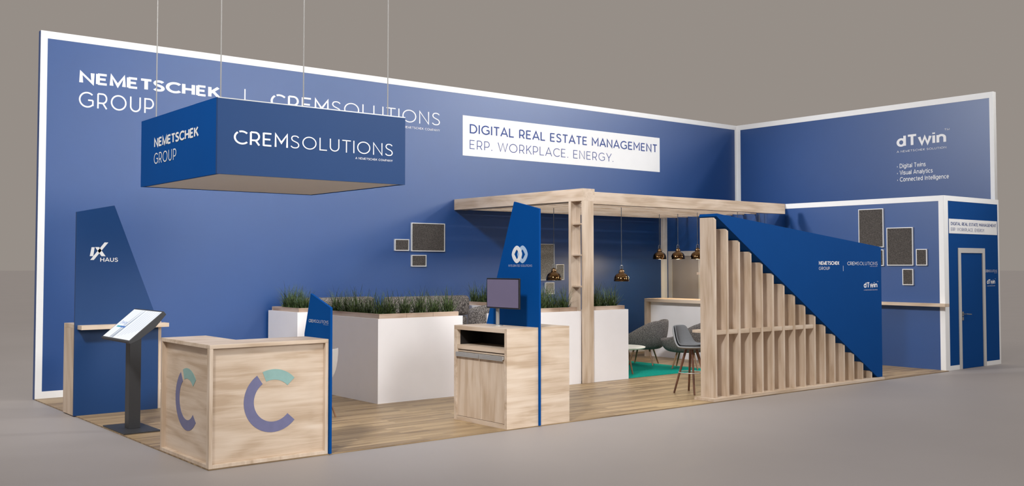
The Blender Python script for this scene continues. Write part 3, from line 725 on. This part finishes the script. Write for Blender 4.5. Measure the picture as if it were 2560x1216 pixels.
# bar stools
bs = thing('bar_stool', 'grey shell bar stool on dark wooden legs beside the slatted partition', 'bar stool', (7.36, .815, 0), math.radians(10))
shell('shell', SHELLGREY, bs, .215, .21, lambda t: .035 + .28 * (1 - smooth01((abs((t + PI) % (2 * PI) - PI) - .6) / .75)), .635, .022)
pad = shell('seat_pad', PADGREY, bs, .19, .185, lambda t: .045 + .25 * (1 - smooth01((abs((t + PI) % (2 * PI) - PI) - .6) / .75)), .652, .012)
MB().lathe([(.09, .612), (.10, .64)], (0, 0, 0), 20, True).build('seat_plate', BLACK, bs, local=True)
legs4(bs, WALNUT, .07, .245, .63, .019, .013, 40)
MB().loop_tube((0, 0, .29), .178, .007).build('foot_ring', ALU, bs, local=True, smooth=True)

# coffee table and rug
ct = thing('coffee_table', 'low round white coffee table on wooden legs standing on the teal rug', 'table', (8.47, 3.36, 0))
MB().lathe([(.001, .405), (.42, .405), (.445, .418), (.45, .432), (.44, .437), (.001, .437)], (8.47, 3.36, 0), 48).build('table_top', TABLEWHITE, ct)
for k in range(3):
    a = math.radians(20 + 120 * k)
    MB().tube([(8.47 + .26 * math.cos(a), 3.36 + .26 * math.sin(a), .405), (8.47 + .40 * math.cos(a), 3.36 + .40 * math.sin(a), .0085)], [.019, .013], 12).build('leg', LEGWOOD, ct)
rg = B('rug', RUG, None, 7.96, 10.0, 2.63, 5.15, 0.0005, .008); tag(rg, 'flat teal rug under the armchairs and coffee table', 'rug')

# ================================================================== BAR COUNTER
bc = thing('bar_counter', 'bar with oak frame and plain white front below the pendant lamps', 'counter', (11.25, 4.2, 0))
by0, by1 = 3.2, 5.16
B('counter_top', OAK_Y, bc, 11.0, 11.6, by0, by1, 1.075, 1.14, bevel=.003)
B('side_panel', OAK_Z, bc, 11.0, 11.6, by1 - .06, by1, 0, 1.075); B('side_panel', OAK_Z, bc, 11.0, 11.6, by0, by0 + .06, 0, 1.075)
B('front_panel', WHITE_PLANTER, bc, 11.12, 11.14, by0 + .06, by1 - .06, 0.0, 1.075)

# ================================================================== CANOPY
ca = thing('canopy', 'slatted oak canopy frame over the lounge, carried by one square corner post', 'pergola', (6.92, 2.57, 0))
B('post', OAK_Z, ca, 6.92, 7.145, 2.57, 2.602, 0, 2.785, bevel=.002)
B('side_beam', OAK_Y, ca, 6.92, 7.17, 2.57, D - .004, 2.785, 2.975, bevel=.002)
B('front_beam', OAK_X, ca, 7.17, 12.56, 2.95, 3.05, 2.775, 2.97, bevel=.002)
for k in range(10):
    y = 3.22 + k * .29
    B('slat', OAK_X, ca, 7.17, 12.414, y, y + .045, 2.79, 2.955)
ldr = B('ladder_board', OAK_Z, ca, 6.92, 7.125, 2.84, 2.895, 0, 2.785)
for z in (1.46, 1.945, 2.425):
    B('ladder_shelf', OAK_Y, ca, 6.95, 7.12, 2.602, 2.84, z, z + .02)

# pendant lamps
pl0 = thing('pendant_lamp', None, 'lamp', (8.79, 3.6, 1.52))
prof = [(.135, 0), (.134, .03), (.126, .07), (.108, .105), (.078, .13), (.05, .142), (.045, .165), (.046, .185), (.03, .20), (.022, .215)]
sh_ = MB().lathe(prof, (0, 0, 0), 40).build('shade', COPPER, pl0, local=True, smooth=True)
sd_ = sh_.modifiers.new('Solidify', 'SOLIDIFY'); sd_.thickness = .004; sd_.offset = -1
MB().lathe([(.048, .160), (.05, .166), (.05, .178), (.048, .184)], (0, 0, 0), 28).build('collar', BRASS, pl0, local=True, smooth=True)
MB().tube([(-.03, 0, .20), (-.03, 0, .26), (-.02, 0, .275), (.02, 0, .275), (.03, 0, .26), (.03, 0, .20)], .005, 8).build('bracket', STEEL, pl0, local=True)
MB().lathe([(.002, .02), (.025, .03), (.035, .055), (.028, .085), (.015, .11), (.015, .14)], (0, 0, 0), 20).build('bulb', BULB, pl0, local=True, smooth=True)
MB().tube([(0, 0, .21), (0, 0, 1.37)], .0055, 8).build('cord', CORD, pl0, local=True)
lamp_specs = [((8.79, 3.6, 1.52), 'copper pendant lamp hanging low over the coffee table, right of the canopy post'),
              ((8.03, 4.5, 1.535), 'copper pendant lamp hanging low in front of the grey panels under the canopy'),
              ((11.2, 4.93, 1.915), 'copper pendant lamp over the bar, leftmost of its row'),
              ((11.2, 4.45, 1.915), 'copper pendant lamp over the bar, second from the left'),
              ((11.2, 3.96, 1.915), 'copper pendant lamp over the bar, right beside the slatted partition'),
              ((11.62, 3.34, 1.915), 'pendant lamp whose thin cord drops behind the peak of the blue triangle'),
              ((12.28, 3.34, 1.915), 'pendant lamp whose thin cord drops behind the blue triangle near the right beam end')]
MB_short = MB().tube([(0, 0, .21), (0, 0, .975)], .0055, 8).build('cord', CORD, pl0, local=True)
short_mesh = MB_short.data; bpy.data.objects.remove(MB_short)
for k, (loc, lab) in enumerate(lamp_specs):
    o = pl0 if k == 0 else copy_thing(pl0, loc)
    o.location = loc; o['label'] = lab; o['category'] = 'lamp'; o['group'] = 'copper pendant lamps'
    if loc[2] > 1.8:
        for ch in o.children:
            if ch.name.startswith('cord'): ch.data = short_mesh
    ld = bpy.data.lights.new('pendant_glow', 'POINT'); ld.energy = 1.2 if k < 2 else 13; ld.color = (1.0, .76, .42); ld.shadow_soft_size = .03
    lo = bpy.data.objects.new('pendant_glow', ld); COL.objects.link(lo); lo.location = (loc[0], loc[1], loc[2] + .005)

# ================================================================== SLATTED PARTITION WITH TRIANGLE
st = thing('slatted_partition', 'stepped oak fin partition rising left under a large blue triangle', 'partition', (9.0, .17, 0))
B('base_board', OAK_X, st, 6.86, 11.0, -.0, .335, 0, .038, bevel=.002)
ex = [6.99 + .2492 * k for k in range(16)]
tops = [2.437, 2.291, 2.139, 1.986, 1.837, 1.684, 1.531, 1.377, 1.223, 1.07, .917, .766, .612, .462, .313, .16]
for k in range(16):
    x1 = ex[k]; x0 = x1 - .036; zt = tops[k]
    MB().prism([(x0, .05, .038), (x0, .05, zt - .03), (x0, .085, zt), (x0, .30, zt), (x0, .30, .038)], (x1 - x0, 0, 0)).build('fin', OAK_Z, st)
for k in range(9):
    B('rail', OAK_X, st, ex[k], ex[k + 1] - .036, .06, .30, .873, .929)
MB().box(6.99, 9.2, .30, .475, .883, .921).build('rear_shelf', OAK_X, st); MB().box(6.99, 8.2, .30, .39, 1.67, 1.703).build('rear_shelf', OAK_X, st)
tri = MB().prism([(6.985, .04, 2.455), (7.0, .04, 2.49), (11.01, .04, 2.086), (11.005, .04, .038), (10.86, .04, .045)], (0, .30, 0)).build('triangle_panel', BLUE, st)
T = lambda x, z: (x, .04, z)
company_a(st, T(9.314, 1.797), U_FRONT, N_FRONT, .53, .068, .046, .022, .28, LETTER)
B('divider_line', LETTER, st, 9.946, 9.950, .037, .04, 1.71, 1.79)
company_b(st, T(10.058, 1.797), U_FRONT, N_FRONT, .84, .06, LETTER)
twin_mark(st, T(10.502, 1.438), U_FRONT, N_FRONT, .385, .094, LETTER)

# ================================================================== ACOUSTIC WALL PANELS
g1, g2, g3 = "felt panels on the blue back wall", "felt panels under the canopy", "felt panels on the cabin wall"
def acoustic(label, face, a0, a1, z0, z1, grp, bw=.015):
    """face 'back': on the back wall (a = x); 'cabin': on the cabin's left wall (a = y)"""
    d = .035
    if face == 'back':
        o = thing('acoustic_panel', label, 'wall panel', ((a0 + a1) / 2, D, (z0 + z1) / 2), group=grp)
        mk = lambda n, m, p, q, r, s, t0, t1: B(n, m, o, p, q, D - t1, D - t0, r, s)
    else:
        o = thing('acoustic_panel', label, 'wall panel', (13.02, (a0 + a1) / 2, (z0 + z1) / 2), group=grp)
        mk = lambda n, m, p, q, r, s, t0, t1: B(n, m, o, 13.02 - t1, 13.02 - t0, p, q, r, s)
    mk('felt', FELT_PALE if grp == g2 else FELT, a0 + bw, a1 - bw, z0 + bw, z1 - bw, .0, d - .008)
    MBf = [(a0, a0 + bw, z0, z1), (a1 - bw, a1, z0, z1), (a0 + bw, a1 - bw, z0, z0 + bw), (a0 + bw, a1 - bw, z1 - bw, z1)]
    m = MB()
    for (p, q, r, s) in MBf:
        if face == 'back': m.box(p, q, D - d, D, r, s)
        else: m.box(13.02 - d, 13.02, p, q, r, s)
    m.build('frame', SILVER, o)
    return o
acoustic('small grey felt panel, left of the big one on the open blue wall', 'back', 5.658, 5.948, 2.045, 2.245, g1)
acoustic('big grey felt panel in a silver frame left of the canopy', 'back', 5.996, 6.70, 2.038, 2.534, g1)
acoustic('small grey felt panel below the big one on the open blue wall', 'back', 5.998, 6.307, 1.774, 1.977, g1)
acoustic('upright grey felt panel under the canopy, beside the linked-ring panel', 'back', 8.72, 9.285, 1.507, 2.207, g2, .012)
acoustic('narrow grey felt panel behind the low pendant lamp', 'back', 9.325, 9.534, 1.51, 1.814, g2, .012)
acoustic('small grey felt panel behind the grass left of the ladder board', 'back', 9.058, 9.283, 1.24, 1.466, g2, .012)
acoustic('tall grey felt panel highest on the cabin wall', 'cabin', 1.16, 1.657, 2.118, 2.822, g3)
acoustic('tall grey felt panel at the centre of the cabin wall', 'cabin', .60, 1.10, 1.79, 2.468, g3)
acoustic('small grey felt panel nearest the white cabin corner', 'cabin', .346, .546, 1.792, 2.08, g3)
acoustic('small grey felt panel lowest on the cabin wall', 'cabin', .604, .806, 1.446, 1.732, g3)
acoustic('small grey felt panel half hidden behind the tip of the blue triangle', 'cabin', 1.165, 1.38, 1.784, 2.08, g3)

ws = thing('shelf', 'long oak shelf along the cabin wall below the felt panels', 'shelf', (12.94, 1.0, 1.11))
B('board', OAK_Y, ws, 12.86, 13.014, -.03, 2.3, 1.088, 1.142, bevel=.002)

# ================================================================== LIGHT
wd = bpy.data.worlds.new('World'); scn.world = wd; wd.use_nodes = True
bg = wd.node_tree.nodes['Background']; bg.inputs['Color'].default_value = (.305, .271, .243, 1); bg.inputs['Strength'].default_value = 1.0
def area(name, loc, target, size, energy, spread, col=(.97, .99, 1.0)):
    l = bpy.data.lights.new(name, 'AREA'); l.energy = energy; l.size = size; l.color = col; l.shape = 'DISK'; l.spread = math.radians(spread)
    o = bpy.data.objects.new(name, l); COL.objects.link(o); o.location = loc
    o.rotation_euler = (Vector(target) - Vector(loc)).to_track_quat('-Z', 'Y').to_euler()
    return o
def spot(loc, target, energy, angle, blend=1.0, rad=.8, col=(.98, .99, 1.0)):
    l = bpy.data.lights.new('key_and_fill_spot', 'SPOT'); l.energy = energy; l.spot_size = math.radians(angle); l.spot_blend = blend; l.shadow_soft_size = rad; l.color = col
    o = bpy.data.objects.new('key_and_fill_spot', l); COL.objects.link(o); o.location = loc
    o.rotation_euler = (Vector(target) - Vector(loc)).to_track_quat('-Z', 'Y').to_euler()
spot((-5.6, -5.8, 10.5), (5.0, 5, 2.8), 7600, 60, .8)
spot((19.4, -5.8, 10.5), (6.5, 5, 2.8), 4400, 54, .8)
spot((-1, 5.0, 7.8), (14.5, 1.2, 3.0), 4500, 36, .7)
area('sheen_light', (10, -13, 8.2), (3.0, 5.9, 3.8), 3.0, 68, 52)  # this and the next soft light are added to give the back wall sheen
area('sheen_light', (21, -13, 8.2), (8.0, 5.9, 3.8), 3.0, 66, 52)
spot((2.0, -14, 4.8), (2.3, 0, .55), 4300, 30, .7, 2.4)  # added low frontal fill to brighten the counter fronts, not on any truss
sun = bpy.data.lights.new('overhead_fill', 'SUN'); sun.energy = 1.4; sun.angle = math.radians(100); sun.color = (.98, .99, 1.0)  # added soft overhead fill to even out the ground brightness, no actual lamp
so_ = bpy.data.objects.new('overhead_fill', sun); COL.objects.link(so_)

# ================================================================== CAMERA
f_px, yaw, pit, cy = 2495.08, .68131, .03654, 570.99
cd = bpy.data.cameras.new('camera'); cam = bpy.data.objects.new('camera', cd); COL.objects.link(cam)
cd.sensor_fit = 'HORIZONTAL'; cd.sensor_width = 36.0; cd.lens = f_px / 2560 * 36.0; cd.shift_y = (cy - 608) / 2560
cam.location = (-3.5078, -8.5724, 1.8067)
cam.rotation_euler = (PI / 2 + pit, 0, -yaw)
cd.clip_end = 300
scn.camera = cam
vs_ = scn.view_settings
scn.display_settings.display_device = 'sRGB'
vs_.view_transform = 'Standard'; vs_.look = 'None'; vs_.exposure = 0.0; vs_.gamma = 1.0; vs_.use_curve_mapping = False
